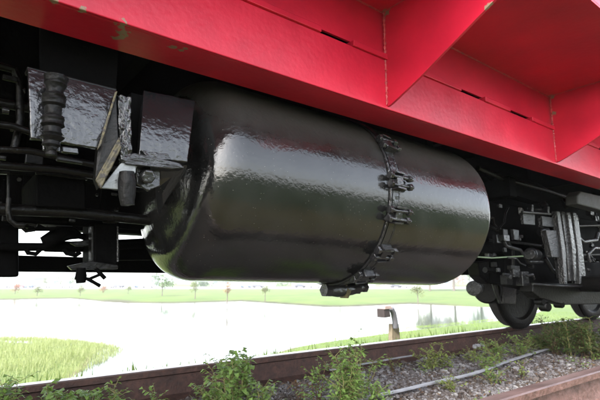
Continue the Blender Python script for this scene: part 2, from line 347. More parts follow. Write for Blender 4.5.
# gussets
def gusset(x):
    low = [(1.3615, 1.462), (1.342, 1.466), (1.325, 1.473), (1.30, 1.483), (1.17, 1.541), (1.015, 1.620), (.826, 1.716), (.725, 1.772), (.725, 1.934)]
    pts = [(x, y, z) for y, z in low]+[(x, 1.3615, 1.934)]
    g = MB().prism(pts, (.014, 0, 0)).build('gusset_plate', RED, wagon, bevel=.002)
    w = MB(); path = []; rad = []
    for side in (-.004,):
        for z in np.arange(1.468, 1.93, .006): path.append((x+side+random.uniform(-.0015, .0015), 1.3605, z)); rad.append(random.uniform(.005, .0085) if int(z*90) % 2 else random.uniform(.003, .005))
        for yy in np.arange(1.355, .74, -.010): path.append((x-.002, yy, 1.9335)); rad.append(random.uniform(.002, .0045))
    w.tube(path, rad, 7)
    w.build('weld_bead', RED2, g, smooth=True)
for x in gx: gusset(x)
xs_ = np.arange(X0, 5.6, .012)
MB().tube([(x, 1.371+random.uniform(-.001, .001), 1.9335) for x in xs_], [random.uniform(.0035, .0065) for _ in xs_], 6).build('weld_bead', RED2, wagon, smooth=True)
# far sill, cross bearers, floor and body
MB().box((X0, 2.36, 1.40), (X1, 2.55, 1.93)).build('far_sill', SHADEBLK, wagon, bevel=.003)
MB().box((X0, 1.556, 1.56), (X1, 1.60, 1.93)).build('sill_lining', SHADEBLK, wagon)
for x in (-3.2, -1.69, -.06, .62, 1.6, 2.72, 3.245, 4.93, 6.6): MB().box((x-.03, 1.6, 1.62), (x+.03, 2.36, 1.93)).build('cross_bearer', SHADEBLK, wagon)
for x in (-3.2, -1.69, -.06, 1.561, 3.245, 4.93, 6.6): MB().prism([(x, 2.551, 1.5), (x, 2.551, 1.93), (x, 3.17, 1.93), (x, 3.17, 1.85)], (.014, 0, 0)).build('far_gusset', SHADEBLK, wagon)
MB().box((X0+.3, .95, 1.9475), (X1-.3, 2.96, 4.2)).build('wagon_body', BODY, wagon, bevel=.03)

# ---- tank
TY, TZ, TR = 1.90, 1.09, .444
xa, xb = .895, 2.525
prof = []
kr = .14; dish = .085                                       # torispherical left head
for i in range(13):                                           # crown
    r_ = (TR-kr)*i/12; prof.append((xa-kr-dish+dish*(r_/(TR-kr))**2*.85, r_))
h0 = prof[-1][0]
for i in range(1, 13):
    a = math.pi/2*i/12; prof.append((h0+(xa-h0)*(1-math.cos(a))**1.0, TR-kr+kr*math.sin(a)))
for i in range(1, 24): prof.append((xa+(xb-xa)*i/24, TR))
prof.append((xb, TR)); 
for i in range(1, 13):
    a = math.pi/2*i/12; prof.append((xb+.05*math.sin(a), TR-.05+.05*math.cos(a)))
for i in range(1, 9): prof.append((xb+.05+.05*math.sin(math.pi/2*i/8), (TR-.05)*(1-i/8)))
tank = MB().lathe((0, TY, TZ), (1, 0, 0), prof, 128).build('air_tank', BLACK, wagon, smooth=True, label='glossy black horizontal cylinder tank with a strap round it')
def onshell(x, deg, r):                                      # deg: 0 top, -90 towards the camera, 180 bottom
    a = R(deg); return Vector((x, TY+r*math.sin(a), TZ+r*math.cos(a)))
SX = 1.70
mb = MB()                                                     # the clamp strap, a flat hoop
n = 96
for k in range(n):
    a0, a1 = 360*k/n, 360*(k+1)/n
    mb.add([onshell(SX-.024, a0, TR+.001), onshell(SX+.024, a0, TR+.001), onshell(SX+.02, a1, TR+.001), onshell(SX-.02, a1, TR+.001),
            onshell(SX-.02, a0, TR+.009), onshell(SX+.02, a0, TR+.009), onshell(SX+.02, a1, TR+.009), onshell(SX-.02, a1, TR+.009)],
           [(4, 5, 6, 7), (0, 1, 5, 4), (2, 3, 7, 6)])
mb.build('strap', BLACKB, tank, smooth=True)
mb = MB(); mb.tube([onshell(SX-.030, a, TR+.004) for a in range(-180, 181, 4)], .007, 8); mb.tube([onshell(SX+.030, a, TR+.004) for a in range(-180, 181, 4)], .007, 8); mb.build('strap_weld', BLACKB, tank, smooth=True)
def lug(deg, ln=.11):
    mb = MB(); c = onshell(SX, deg, TR+.026); t_ = (onshell(SX, deg+4, TR)-onshell(SX, deg-4, TR)).normalized(); nr = (c-Vector((SX, TY, TZ))).normalized()
    for s in (-1, 1):
        q = c+t_*.021*s
        mb.tube([q+Vector((-ln*.35, 0, 0)), q+Vector((ln*.72, 0, 0))], [.010, .009], 10)
        mb.nut(q+Vector((-ln*.35, 0, 0))+nr*.002, (1, 0, 0), .020, .018); mb.nut(q+Vector((ln*.55, 0, 0)), (1, 0, 0), .018, .020)
        p0 = c+t_*.038*s
        mb.prism([p0+Vector((-.024, 0, 0))-nr*.02-t_*.005, p0+Vector((.045, 0, 0))-nr*.02-t_*.005, p0+Vector((.045, 0, 0))+nr*.012-t_*.005, p0+Vector((-.024, 0, 0))+nr*.020-t_*.005], t_*.010)
    mb.prism([c+Vector((-.012, 0, 0))-t_*.022-nr*.014, c+Vector((.030, 0, 0))-t_*.022-nr*.014, c+Vector((.030, 0, 0))+t_*.022-nr*.014, c+Vector((-.012, 0, 0))+t_*.022-nr*.014], nr*.022)
    mb.prism([c+Vector((-.026, 0, 0))-t_*.03-nr*.018, c+Vector((.05, 0, 0))-t_*.03-nr*.018, c+Vector((.05, 0, 0))+t_*.03-nr*.018, c+Vector((-.026, 0, 0))+t_*.03-nr*.018], nr*.008)
    o = mb.build('strap_clamp', BLACKB, tank, smooth=True, bevel=.0015); return lumpy(o, .008, .025, 1)
for d, k_ in ((-59, .12), (-85, .15), (-105, .15), (-130, .13), (-151, .13)): lug(d, k_)
# drain valve at the bottom of the strap
mb = MB(); c = at(356, 291.5, TY)
mb.nut(c+Vector((-.0, 0, .01)), (1, 0, 0), .038, .05); mb.tube([c+Vector((-.20, .02, -.004)), c+Vector((-.12, .01, -.006)), c+Vector((-.02, 0, 0)), c+Vector((.06, 0, .012))], [.028, .036, .030, .024], 12)
mb.nut(c+Vector((-.19, .02, -.004)), (1, 0, 0), .038, .04); mb.nut(c+Vector((.07, 0, .012)), (1, 0, 0), .030, .03); mb.tube([c, c+Vector((0, 0, .09))], .014, 10)
o = mb.build('drain_valve', BLACKB, tank, smooth=True); lumpy(o, .005, .02, 1)
MB().nut(c+Vector((-.075, .005, -.012)), (1, .1, 0), .040, .026).build('valve_nut', BRASS, tank)
MB().lathe(at(187, 281, TY)+Vector((0, 0, .03)), (0, 0, -1), [(0, .012), (.03, .012), (.034, .008), (.034, 0)], 10).build('drain_plug', BLACKB, tank)
TILT = R(1.0); PV = Vector((2.5, TY, TZ)); tank.matrix_world = Matrix.Translation(PV) @ Matrix.Rotation(TILT, 4, 'Y') @ Matrix.Translation(-PV)
# bracket straps that hang the tank from the frame
for x in (1.05, 2.3):
    MB().box((x, 1.70, 1.48), (x+.06, 1.72, 1.70)).build('tank_hanger', SHADEBLK, wagon)

# ---- bracket plates at the left end of the tank
def plate(name, px, Y, th, mat, parent=wagon, bevel=.003, label=None, lump=None, sub=2, dy=None):
    pts = [at(p[0], p[1], Y+(p[2] if len(p) > 2 else 0)) for p in px]
    o = MB().prism(pts, (0, th, 0)).build(name, mat, parent, bevel=bevel, label=label)
    if lump: lumpy(o, lump[0], lump[1], sub)
    return o
def rod(name, px, Y, r, mat=BLACKD, parent=wagon, n=10, lump=None):
    o = MB().tube([at(p[0], p[1], Y+(p[2] if len(p) > 2 else 0)) for p in px], r, n).build(name, mat, parent, smooth=True)
    if lump: lumpy(o, *lump)
    return o
GL = nm('black_gloss_bracket', (.010, .010, .011), .14, .75, var=.3, vscale=9, bump=.4, bscale=60)
GREASE = nm('greasy_black', (.004, .004, .004), .45, .15, var=.5, vscale=12, bump=.5, bscale=50)
plate('hanger_plate', [(40, 20), (119, 44), (116, 96), (40, 74)], 1.60, .02, SHADEBLK)
def sheet(name, bl, br, tr, tl, Y, back, th, mat, label=None, n=14, pw=3, lump=.004):
    # a plate that bends away at its top edge: four corners, bottom at Y, top set back
    V = []; Fq = []
    for j in range(n+1):
        v = j/n
        for i in range(n+1):
            u = i/n; x = (bl[0]*(1-u)+br[0]*u)*(1-v)+(tl[0]*(1-u)+tr[0]*u)*v; y = (bl[1]*(1-u)+br[1]*u)*(1-v)+(tl[1]*(1-u)+tr[1]*u)*v
            V.append(at(x, y, Y+back*v**pw))
    for j in range(n):
        for i in range(n): k = j*(n+1)+i; Fq.append((k, k+1, k+n+2, k+n+1))
    o = MB().add(V, Fq).build(name, mat, wagon, smooth=True, label=label)
    m = o.modifiers.new('thick', 'SOLIDIFY'); m.thickness = th; m.offset = -1
    return lumpy(o, lump, .035, 2)
A = sheet('mounting_plate', (31, 138), (97, 148), (116.5, 91), (28, 68), 1.435, .030, .02, GL, 'shiny black angled plate with a thick bolt down its face')
plate('top_rim', [(27, 66), (117, 88.5), (116, 92.5), (27.5, 70)], 1.47, .05, BLACKD, wagon)
path = [at(x, y, 1.40) for x, y in ((56, 77), (54.5, 92), (53.5, 108), (53, 124), (52, 140), (51, 155))]; q = []; rr_ = []
for i in range(40):
    u = i/39*5; k = min(int(u), 4); q.append(path[k].lerp(path[k+1], u-k)); rr_.append((.030 if (i//5) % 2 == 0 else .023)+random.uniform(-.003, .003)-(.008 if i > 30 else 0))
lumpy(MB().tube(q, rr_, 16).build('studded_bolt', GREASE, wagon, smooth=True), .008, .02, 1)
plate('clip', [(42, 138), (61, 140), (60, 152), (43, 150)], 1.43, .012, GL, wagon)
plate('clip', [(62, 146), (78, 148), (79, 154), (62, 152)], 1.44, .012, GL, wagon)
plate('clip', [(57, 156), (83, 161), (83, 164), (57, 160)], 1.45, .02, BLACKD, wagon)
# side cheek: a plate across the wagon, its near edge rubbed to ochre
near = [at(117, 92, 1.40), at(121, 150, 1.40), at(101, 188, 1.40)]
c0 = at(116.5, 91, 1.42); c1 = at(120.5, 148, 1.42); c2 = at(100, 188, 1.42); c3 = at(96, 177, 1.47); c4 = at(98, 148, 1.47)
pts = [at(116, 91, 1.43), at(118.5, 143, 1.43), at(99, 188, 1.43), at(95, 177, 1.45), at(97.5, 147, 1.45)]
MB().prism(pts, (.006, .05, 0)).build('cheek_plate', BLACKD, wagon, bevel=.002)
o = MB().prism([at(119, 137, 1.425), at(121.5, 147, 1.425), at(101, 188, 1.425), at(95.5, 180, 1.425)], (.002, .012, 0)).build('rubbed_edge', OCHRE, wagon, bevel=.002, label='ochre lower edge with paint rubbed off'); lumpy(o, .006, .012, 2)
MB().prism([at(115, 92, 1.42), at(117.5, 91, 1.42), at(101, 145, 1.42), at(97, 150, 1.42)], (.002, .012, 0)).build('rubbed_edge', OCHRE, wagon, bevel=.001)
plate('foot_plate', [(101, 188), (121, 163), (136, 163), (136, 172), (124, 190)], 1.44, .01, PALE, wagon)
plate('upright_strip', [(118, 94), (131, 97), (132, 158), (122, 160), (120, 140)], 1.43, .03, BLACKB, wagon, lump=(.014, .018), sub=4)
Bp = sheet('saddle_plate', (139, 157), (187, 162), (195, 101), (144, 90), 1.465, .105, .03, GL, 'shiny black saddle plate curving back onto the tank end', pw=3, lump=.004)
plate('saddle_flange', [(123, 159), (134, 153), (180, 163), (185, 168), (172, 169), (126, 164)], 1.43, .05, BLACKB, wagon, lump=(.006, .02), sub=3)
plate('saddle_rib', [(141, 150), (168, 154), (172, 160), (150, 160)], 1.45, .02, BLACKB, wagon, lump=(.006, .015), sub=3)
o = MB().nut(at(147, 176, 1.46), (.1, 1, .3), .024, .05).build('square_nut', BLACKB, wagon, bevel=.004)
plate('nut_washer', [(137, 167), (160, 169), (160, 186), (148, 191), (137, 184)], 1.48, .01, BLACKB, wagon, lump=(.005, .02), sub=2)
rod('hanging_bolt', [(127, 172), (127, 182), (127, 195), (127.5, 205)], 1.42, [.022, .026, .024, .020], GREASE, wagon, 24, (.006, .02, 2))
# triangular web to the tank
MB().prism([at(160, 168, 1.48), at(187, 165, 1.50), at(184, 172, 1.52), at(163, 205, 1.60), at(158, 215, 1.62), at(155, 190, 1.52)], (.006, .012, 0)).build('tank_bracket', BLACK, wagon, bevel=.003)
plate('gap_shade_sheet', [(131, 92), (146, 96), (141, 158), (132, 154)], 1.55, .05, SHADEBLK, wagon)  # dark sheet added to give the gap its shade

# ---- rigging behind, left of the tank
CB = at(60, 229.5, 2.98).z
MB().box((-2.8, 2.98, CB), (1.9, 3.12, 1.93)).build('sky_block_case', SHADEBLK, wagon, bevel=.01)  # box added to block the sky above the bright gaps
for x in np.arange(-2.6, 1.8, .42): MB().box((x, 2.955, CB+.02), (x+.03, 2.98, 1.9)).build('case_rib', SHADEBLK, wagon)
MB().box((-2.8, 2.60, at(80, 272, 2.6).z), (1.6, 2.74, at(80, 257, 2.6).z)).build('lower_beam', SHADEBLK, wagon, bevel=.01)
plate('end_block', [(-60, 224), (19, 224), (19, 277), (-60, 277)], 2.3, .2, SHADEBLK, wagon, bevel=.01)
rod('brake_pipe', [(-30, 148), (30, 151), (95, 165), (150, 176)], 1.75, .011)
rod('brake_pipe', [(-30, 163), (60, 170), (95, 176), (150, 186)], 1.85, .014)
rod('brake_pipe', [(-30, 166), (60, 173), (150, 190)], 2.1, .02, SHADEBLK)
plate('dark_case', [(36, 172), (86, 178), (86, 209), (36, 206)], 1.9, .35, SHADEBLK, wagon, bevel=.006)
plate('case_trim', [(36, 170), (88, 176), (88, 180), (36, 174)], 1.89, .02, BLACKD, wagon)
plate('pipe_frame', [(-20, 170), (10, 171), (10, 174), (-20, 173)], 1.9, .02, BLACKD); plate('pipe_frame', [(7, 174), (10, 174), (10, 206), (7, 206)], 1.9, .02, BLACKD)
rod('long_rod', [(-30, 208), (70, 212), (155, 221)], 1.95, .022, BLACKD); rod('long_rod', [(-30, 214), (155, 226)], 2.2, .024, SHADEBLK)
rod('hose', [(9, 198), (8, 210), (10, 220), (16, 225), (24, 225)], 1.9, .009, BLACKD)
plate('slanted_plate', [(35, 214), (77, 217), (70, 231), (50, 229), (36, 222)], 2.3, .01, PALE, wagon, label='pale dusty slanted plate')
rod('pin', [(34, 220), (57, 222)], 2.2, .008, SHADEBLK); rod('pin', [(28, 229), (55, 229)], 2.2, .009, SHADEBLK)
mb = MB(); 
for a in range(0, 360, 30): pass
rod('shackle', [(22, 226), (28, 223), (36, 225), (34, 230), (26, 231), (22, 227)], 2.2, .008, BLACKD); 
rod('turnbuckle', [(-20, 246), (20, 247), (44, 247), (46, 243), (60, 234), (72, 233), (80, 236), (92, 239)], 2.25, [.018, .018, .018, .034, .038, .03, .014, .014], SHADEBLK)
rod('pull_rod', [(45, 246), (70, 247), (95, 246), (150, 243)], 2.3, .026, SHADEBLK)
rod('shackle', [(26, 249), (28, 253), (36, 254), (40, 250)], 2.2, .009, SHADEBLK); rod('shackle', [(64, 249), (67, 253), (76, 255), (80, 252)], 2.2, .011, SHADEBLK)
plate('lever', [(70, 243), (90, 239), (92, 246), (76, 246)], 2.15, .02, BLACKD)
plate('bearing_block', [(94, 222), (118, 223), (118, 267), (94, 267)], 2.1, .2, SHADEBLK, wagon, bevel=.008)
plate('block_edge', [(91.5, 226), (94, 226), (94, 265), (91.5, 265)], 2.11, .05, BLACKD); plate('block_edge', [(117, 226), (119, 226), (119, 262), (117, 262)], 2.09, .02, WORN)
plate('side_block', [(128, 243), (133, 239), (155, 240), (155, 260), (119, 260), (119, 250), (122, 249)], 2.4, .1, SHADEBLK)
plate('taper_plate', [(68, 266), (92, 261), (118, 265), (118, 269), (72, 270)], 2.05, .03, BLACKD, wagon)
rod('valve_body', [(81, 268), (81, 276), (81, 283)], 2.0, [.016, .021, .017], SHADEBLK); rod('valve_pin', [(75, 278), (88, 279), (100, 286)], 2.0, .007, SHADEBLK)
rod('valve_pin', [(87, 280), (99, 275)], 2.0, .006, SHADEBLK); rod('valve_pin', [(96, 269), (105, 278.5)], 2.0, .008, SHADEBLK)
for px_ in ((6, 110), (14, 128), (22, 90)): rod('small_bolt', [(px_[0]-4, px_[1]), (px_[0]+3, px_[1]+1)], 1.9, .012, BLACKB)
rod('conduit', [(-20, 60), (0, 66), (14, 70), (20, 84), (20, 120), (14, 150)], 1.9, .014, BLACKD)
rod('conduit', [(-20, 100), (30, 108)], 1.95, .018, BLACKD); rod('conduit', [(-20, 122), (12, 126), (30, 132)], 1.85, .012, BLACKD)

# ---- running gear at the right
def wheelset(x):
    ax = MB().tube([(x, 1.05, .64), (x, 2.86, .64)], .075, 20).build('axle', BLACKD, wagon, smooth=True)
    for Yc, s in ((1.165, -1), (2.71, 1)):
        r_ = .46
        # profile from the flange (inside the gauge) outwards
        pf = [(0, 0), (0, .11), (.015, .12), (.015, .36), (-.012, .385), (-.012, .455), (.0, .482), (.018, .486), (.030, .470), (.036, r_), (.125, r_-.006), (.13, r_-.012), (.13, .395), (.085, .37), (.05, .14), (.11, .12), (.11, 0)]
        o = Vector((x, Yc-s*.075, .64))
        wh = MB().lathe(o, (0, s, 0), pf, 56).build('wheel', BLACKD, wagon, smooth=True)
        MB().lathe(o, (0, s, 0), [(.034, .462), (.036, .4625), (.124, .4565), (.126, .452)], 56).build('tread', WHEELT, wh, smooth=True)
for k in range(70):                       # rigging, fittings and clamps crowded together at the end of the bogie
    x_ = random.uniform(488, 604); y_ = random.uniform(206, 281); Y_ = random.uniform(1.92, 2.2); c = at(x_, y_, Y_); s_ = random.uniform(.02, .07)
    m_ = random.choice([BLACKB, BLACKD, BLACKB, WORN, BLACKD]); t_ = random.random()
    if t_ < .4: o = MB().box(c-Vector((s_, s_*.5, s_*random.uniform(.3, 1.2))), c+Vector((s_*.7, s_*.5, s_*random.uniform(.2, 1)))).build('casting', m_, wagon, bevel=.004)
    elif t_ < .7: MB().lathe(c, (random.choice([1, 0, 0]), random.uniform(.3, 1), random.choice([0, 0, 1])), [(0, 0), (0, s_*.5), (s_*.1, s_*.6), (s_*.9, s_*.6), (s_, s_*.4), (s_*1.6, s_*.4), (s_*1.6, 0)], 14).build('fitting', m_, wagon, smooth=True)
    else:
        d_ = Vector((random.uniform(-1, 1), 0, random.uniform(-1, 1))).normalized()*s_*2.4
        MB().tube([c-d_, c-d_*.3+Vector((0, -.02, random.uniform(-.03, .03))), c+d_*.4, c+d_], random.uniform(.006, .014), 8).build('hose', m_, wagon, smooth=True)
for k in range(34):
    x_ = random.uniform(-5, 118); y_ = random.uniform(78, 222); Y_ = random.uniform(1.75, 2.3); c = at(x_, y_, Y_); s_ = random.uniform(.008, .026); m_ = BLACKD
    if random.random() < .5: MB().box(c-Vector((s_*1.5, s_*.5, s_*random.uniform(.3, .9))), c+Vector((s_, s_*.5, s_*random.uniform(.2, .8)))).build('pipe_clamp', m_, wagon, bevel=.003)
    else: MB().nut(c, (random.uniform(-.4, .4), 1, random.uniform(-.3, .3)), s_*.6, s_).build('bolt_head', m_, wagon)
WHEELT = nm('worn_wheel_tread', (.05, .048, .045), .35, .5, metal=.4, var=.3, vscale=20, bump=.2)
for x in (5.06, 6.95): wheelset(x)
MB().box((2.85, 3.0, .735), (9.2, 3.14, 1.93)).build('sky_block_slab', SHADEBLK, wagon, bevel=.01)  # slab added to close off the sky behind the bogie
MB().box((3.2, 2.1, .90), (9.0, 2.3, 1.35)).build('bogie_beam', SHADEBLK, wagon, bevel=.02)
MB().box((3.35, 1.75, 1.30), (3.45, 2.9, 1.45)).build('end_bar', SHADEBLK, wagon, bevel=.01)
# pale end cap and drums left of the wheel
c = at(473, 288.5, 2.45)
d = Vector((1, .25, 0))
dr = MB().lathe(c, d, [(0, 0), (0, .050), (.006, .066), (.03, .070), (.045, .064), (.045, .05), (.075, .05), (.075, .066), (.10, .066), (.10, .045), (.2, .045), (.2, 0)], 28).build('end_cap', WORN, wagon, smooth=True, label='pale grey round end cap')
MB().lathe(c-d.normalized()*.004, d, [(0, 0), (0, .03), (.012, .03), (.012, .012), (.012, 0)], 20).build('cap_hub', BLACKB, dr, smooth=True)
c2 = at(486, 290, 2.62)
MB().lathe(c2, d, [(0, 0), (0, .12), (.015, .135), (.12, .14), (.14, .13), (.14, 0)], 36).build('brake_drum', BLACKD, wagon, smooth=True)
rod('brake_hanger', [(492, 276), (494, 284), (496, 292), (500, 303)], 2.45, [.018, .022, .018, .014], WORN, wagon, 10, (.006, .02, 1))
plate('brake_shoe', [(502, 283), (517, 285), (516, 305), (504, 304)], 2.5, .05, WORN, wagon, bevel=.01)
plate('brake_head', [(478, 262), (500, 260), (503, 284), (488, 284), (480, 276)], 2.5, .12, BLACKD, wagon, bevel=.01)
rod('thin_pipe', [(478, 257), (492, 258), (526, 256)], 2.0, .006, nm('green_lit_pipe', (.12, .16, .09), .3, .6, var=.2))  # green light on the pipe is put into its colour
# beam along the bottom with bumps
plate('brake_beam', [(533, 283), (640, 285), (640, 303), (566, 305), (556, 303), (540, 298), (533, 292)], 2.0, .12, BLACKD, wagon, bevel=.008)
rod('beam_edge', [(533, 284), (560, 286), (640, 287)], 1.97, .012, BLACKB)
for (x_, y_, r_) in ((549, 307, .042), (563, 305, .03), (544, 302, .03)):
    MB().lathe(at(x_, y_, 2.0), (.3, 1, 0), [(0, 0), (0, r_*.8), (.01, r_), (.08, r_), (.09, 0)], 18).build('beam_bolt', BLACKD, wagon, smooth=True)
# clutter between tank and bogie
plate('cylinder_bracket', [(505, 226), (545, 228), (560, 285), (536, 290), (505, 284)], 2.1, .15, SHADEBLK, wagon, bevel=.01)
plate('valve_plate', [(523, 213), (535, 214.5), (535, 225), (524, 224)], 1.85, .03, WORN, wagon, lump=(.006, .02)); rod('valve_bar', [(522, 212), (550, 214)], 1.83, .012, BLACKB)
rod('valve_stud', [(532, 213), (532, 205)], 1.83, .012, WORN); rod('valve_stud', [(548, 214), (548, 207)], 1.83, .012, WORN)
plate('valve_plate', [(542, 216), (558, 218), (560, 228), (543, 226)], 1.84, .04, WORN, wagon, lump=(.006, .02))
plate('valve_body_plate', [(546, 230), (563, 231), (567, 258), (552, 257)], 1.82, .05, WORN, wagon, lump=(.005, .02))
plate('small_block', [(513, 229), (519, 230), (519, 240), (515, 240)], 1.95, .03, WORN)
for i, (a, b_) in enumerate(((557, 560.5), (562, 565.5), (567.5, 571), (573, 577))):
    plate('spring_rib', [(a, 211+i*.5), (b_-.6, 211.5+i*.5), (b_+5, 250), (b_+7-i*.9, 284-3*(i in (1,2))), (a+8-i*.3, 284-3*(i in (1,2))), (a+5, 250)], 1.80+.02*(i % 2), .05, BLACKB if i in (1, 2) else WORN, wagon, bevel=.004)
plate('spring_pocket', [(556, 213), (578, 215), (586, 276), (566, 278)], 1.84, .08, BLACKB, wagon, lump=(.01, .03))
c = at(529, 254, 1.95); MB().lathe(c, (1, .1, 0), [(0, 0), (0, .02), (.004, .045), (.02, .05), (.16, .05), (.17, .03), (.17, 0)], 24).build('brake_cylinder', BLACKB, wagon, smooth=True)
MB().lathe(c+Vector((.02, 0, 0)), (1, .1, 0), [(0, .052), (.01, .056), (.025, .056), (.03, .052)], 24).build('cylinder_ring', WORN, wagon, smooth=True)
MB().lathe(at(539, 232, 1.9), (1, -.4, 0), [(0, 0), (0, .03), (.02, .04), (.08, .04), (.08, 0)], 20).build('hose_fitting', BLACKB, wagon, smooth=True)
rod('hose', [(500, 235), (506, 246), (520, 250), (528, 262), (542, 262)], 2.0, .016, BLACKB); rod('hose', [(488, 226), (500, 232), (512, 250), (512, 270), (520, 280)], 2.1, .02, BLACKD)
rod('hose', [(545, 258), (552, 270), (562, 276), (580, 276)], 1.95, .018, BLACKB); rod('link_rod', [(488, 240), (520, 243), (550, 247)], 2.1, .012, BLACKD); rod('link_rod', [(485, 270), (530, 274), (600, 272)], 2.2, .024, BLACKD)
rod('elbow_pipe', [(576, 236), (583, 242), (596, 240), (598, 233)], 1.9, .02, WORN, wagon, 12, (.006, .02, 1)); rod('elbow_pipe', [(590, 262), (588, 254), (594, 248), (630, 250)], 1.9, .018, BLACKB)
rod('link_rod', [(578, 226), (640, 224)], 2.0, .014, BLACKD); rod('link_rod', [(580, 255), (640, 254)], 2.0, .012, BLACKD)
plate('gear_case', [(585, 262), (640, 262), (640, 290), (585, 284)], 2.05, .2, SHADEBLK, wagon, bevel=.02)
for k in range(14):
    x_ = random.uniform(492, 598); y_ = random.uniform(222, 280); MB().nut(at(x_, y_, random.uniform(1.92, 2.05)), (random.uniform(-.5, .5), 1, .1), random.uniform(.012, .026), .03).build('bolt_head', random.choice([BLACKB, BLACKD, BLACKB, WORN]), wagon)
# sagging pad at the sill end
q = at(577, 197, 1.62)
plate('side_pad', [(578, 195), (581, 191), (640, 205), (640, 216), (600, 210), (578, 204)], 1.58, .10, nm('dusty_grey_pad', (.016, .016, .013), .6, .4, var=.4, vscale=12, bump=.4), wagon, bevel=.01)
plate('cross_channel', [(485, 176), (500, 172), (540, 184), (560, 196), (540, 203), (500, 190)], 1.9, .1, SHADEBLK, wagon)
rod('air_pipe', [(478, 168), (500, 178), (545, 190), (575, 200)], 1.8, .016, BLACKD)

# ------------------------------------------------------------------ ballast stones
ico = [(-.526, 0, .851), (.526, 0, .851), (-.526, 0, -.851), (.526, 0, -.851), (0, .851, .526), (0, .851, -.526), (0, -.851, .526), (0, -.851, -.526), (.851, .526, 0), (-.851, .526, 0), (.851, -.526, 0), (-.851, -.526, 0)]
icf = [(0,4,1),(0,9,4),(9,5,4),(4,5,8),(4,8,1),(8,10,1),(8,3,10),(5,3,8),(5,2,3),(2,7,3),(7,10,3),(7,6,10),(7,11,6),(11,0,6),(0,1,6),(6,1,10),(9,0,11),(9,11,2),(9,2,5),(7,2,11)]
ico = np.array(ico); icf = np.array(icf)
def stones(n, xr, yr, size, mat, name):
    x = rng.uniform(*xr, n); y = rng.uniform(*yr, n); s = size*rng.lognormal(0, .38, n)
    z = height(np.stack([x, y], 1))+s*rng.uniform(-.1, .45, n)
    V = ico[None]*rng.uniform(.72, 1.2, (n, 12, 1))*s[:, None, None]*rng.uniform([.7, .7, .45], [1.3, 1.3, .85], (n, 3))[:, None, :]
    a = rng.uniform(0, 6.28, n); ca, sa = np.cos(a), np.sin(a); tl = rng.normal(0, .4, n); ct, st = np.cos(tl), np.sin(tl)
    vx, vy, vz = V[..., 0], V[..., 1], V[..., 2]
    vx, vz = vx*ct[:, None]-vz*st[:, None], vx*st[:, None]+vz*ct[:, None]
    vx, vy = vx*ca[:, None]-vy*sa[:, None], vx*sa[:, None]+vy*ca[:, None]
    V = np.stack([vx+x[:, None], vy+y[:, None], vz+z[:, None]], -1).reshape(-1, 3)
    Fc = (icf[None]+(np.arange(n)*12)[:, None, None]).reshape(-1, 3)
    me = bpy.data.meshes.new(name); me.from_pydata(V.tolist(), [], Fc.tolist()); me.materials.append(mat)
    ca_ = me.attributes.new('tone', 'FLOAT', 'FACE'); ca_.data.foreach_set('value', np.repeat(rng.uniform(0, 1, n), 20))
    o = bpy.data.objects.new(name, me); COL.objects.link(o); o['kind'] = 'stuff'; return o
sm = bpy.data.materials.new('ballast_stone'); sm.use_nodes = True; t = sm.node_tree; b = t.nodes['Principled BSDF']
at_ = t.nodes.new('ShaderNodeAttribute'); at_.attribute_name = 'tone'
cr = t.nodes.new('ShaderNodeValToRGB'); e = cr.color_ramp.elements
for i in range(3): e.new(.5)
for i, (p_, c_) in enumerate([(0, (.04, .028, .023)), (.3, (.068, .055, .048)), (.6, (.10, .09, .09)), (.85, (.145, .138, .142)), (1, (.22, .21, .20))]): e[i].position = p_; e[i].color = (*c_, 1)
t.links.new(at_.outputs['Fac'], cr.inputs[0]); nz = t.nodes.new('ShaderNodeTexNoise'); nz.inputs['Scale'].default_value = 60
tc = t.nodes.new('ShaderNodeTexCoord'); t.links.new(tc.outputs['Object'], nz.inputs[0])
mx = t.nodes.new('ShaderNodeMix'); mx.data_type = 'RGBA'; mx.blend_type = 'OVERLAY'; mx.inputs[0].default_value = .6; t.links.new(cr.outputs[0], mx.inputs[6]); t.links.new(nz.outputs[0], mx.inputs[7])
t.links.new(mx.outputs[2], b.inputs['Base Color']); b.inputs['Roughness'].default_value = .85; b.inputs['Specular IOR Level'].default_value = .25
o = stones(46000, (.6, 8.2), (1.24, 2.64), .0092, sm, 'ballast_stones'); tag(o, 'grey and brown ballast gravel between the two rails', 'gravel')
o = stones(5000, (.5, 7), (2.76, 3.5), .013, sm, 'shoulder_stones'); tag(o, 'ballast gravel on the shoulder between the far rail and the bank', 'gravel')
o = stones(1500, (1.2, 6), (.5, 1.1), .007, sm, 'grit'); tag(o, 'fine grit on the mossy ground outside the near rail', 'gravel')

# ------------------------------------------------------------------ pale strips between the rails
def strip(px, w, h, lab):
    pts = [onz(x, y, .035) for x, y in px]; mb = MB(); L_ = []
    P_ = []                                                # smooth path
    for i in range(len(pts)-1):
        for k in range(6): P_.append(pts[i].lerp(pts[i+1], k/6))
    P_.append(pts[-1])
    for it in range(14): P_ = [P_[0]]+[(P_[i-1]+P_[i]*2+P_[i+1])/4 for i in range(1, len(P_)-1)]+[P_[-1]]
    for i, p in enumerate(P_):
        d = (P_[min(i+1, len(P_)-1)]-P_[max(i-1, 0)]).normalized(); s = Vector((-d.y, d.x, 0))*w/2; z = Vector((0, 0, h)); wv = Vector((0, 0, .002*math.sin(i*.5)))
        L_ += [p-s+wv, p+s+wv, p+s+z+wv, p-s+z+wv]
    mb.v = [tuple(v) for v in L_]
    for i in range(len(P_)-1):
        for k in range(4): mb.f.append((i*4+k, i*4+(k+1) % 4, i*4+4+(k+1) % 4, i*4+4+k))
    mb.f += [(3, 2, 1, 0), tuple(len(P_)*4-4+k for k in range(4))]
    return tag(mb.build('flat_strip', CABLE, None, bevel=.003), lab, 'metal strip', 'pale flat strips lying on the ballast')
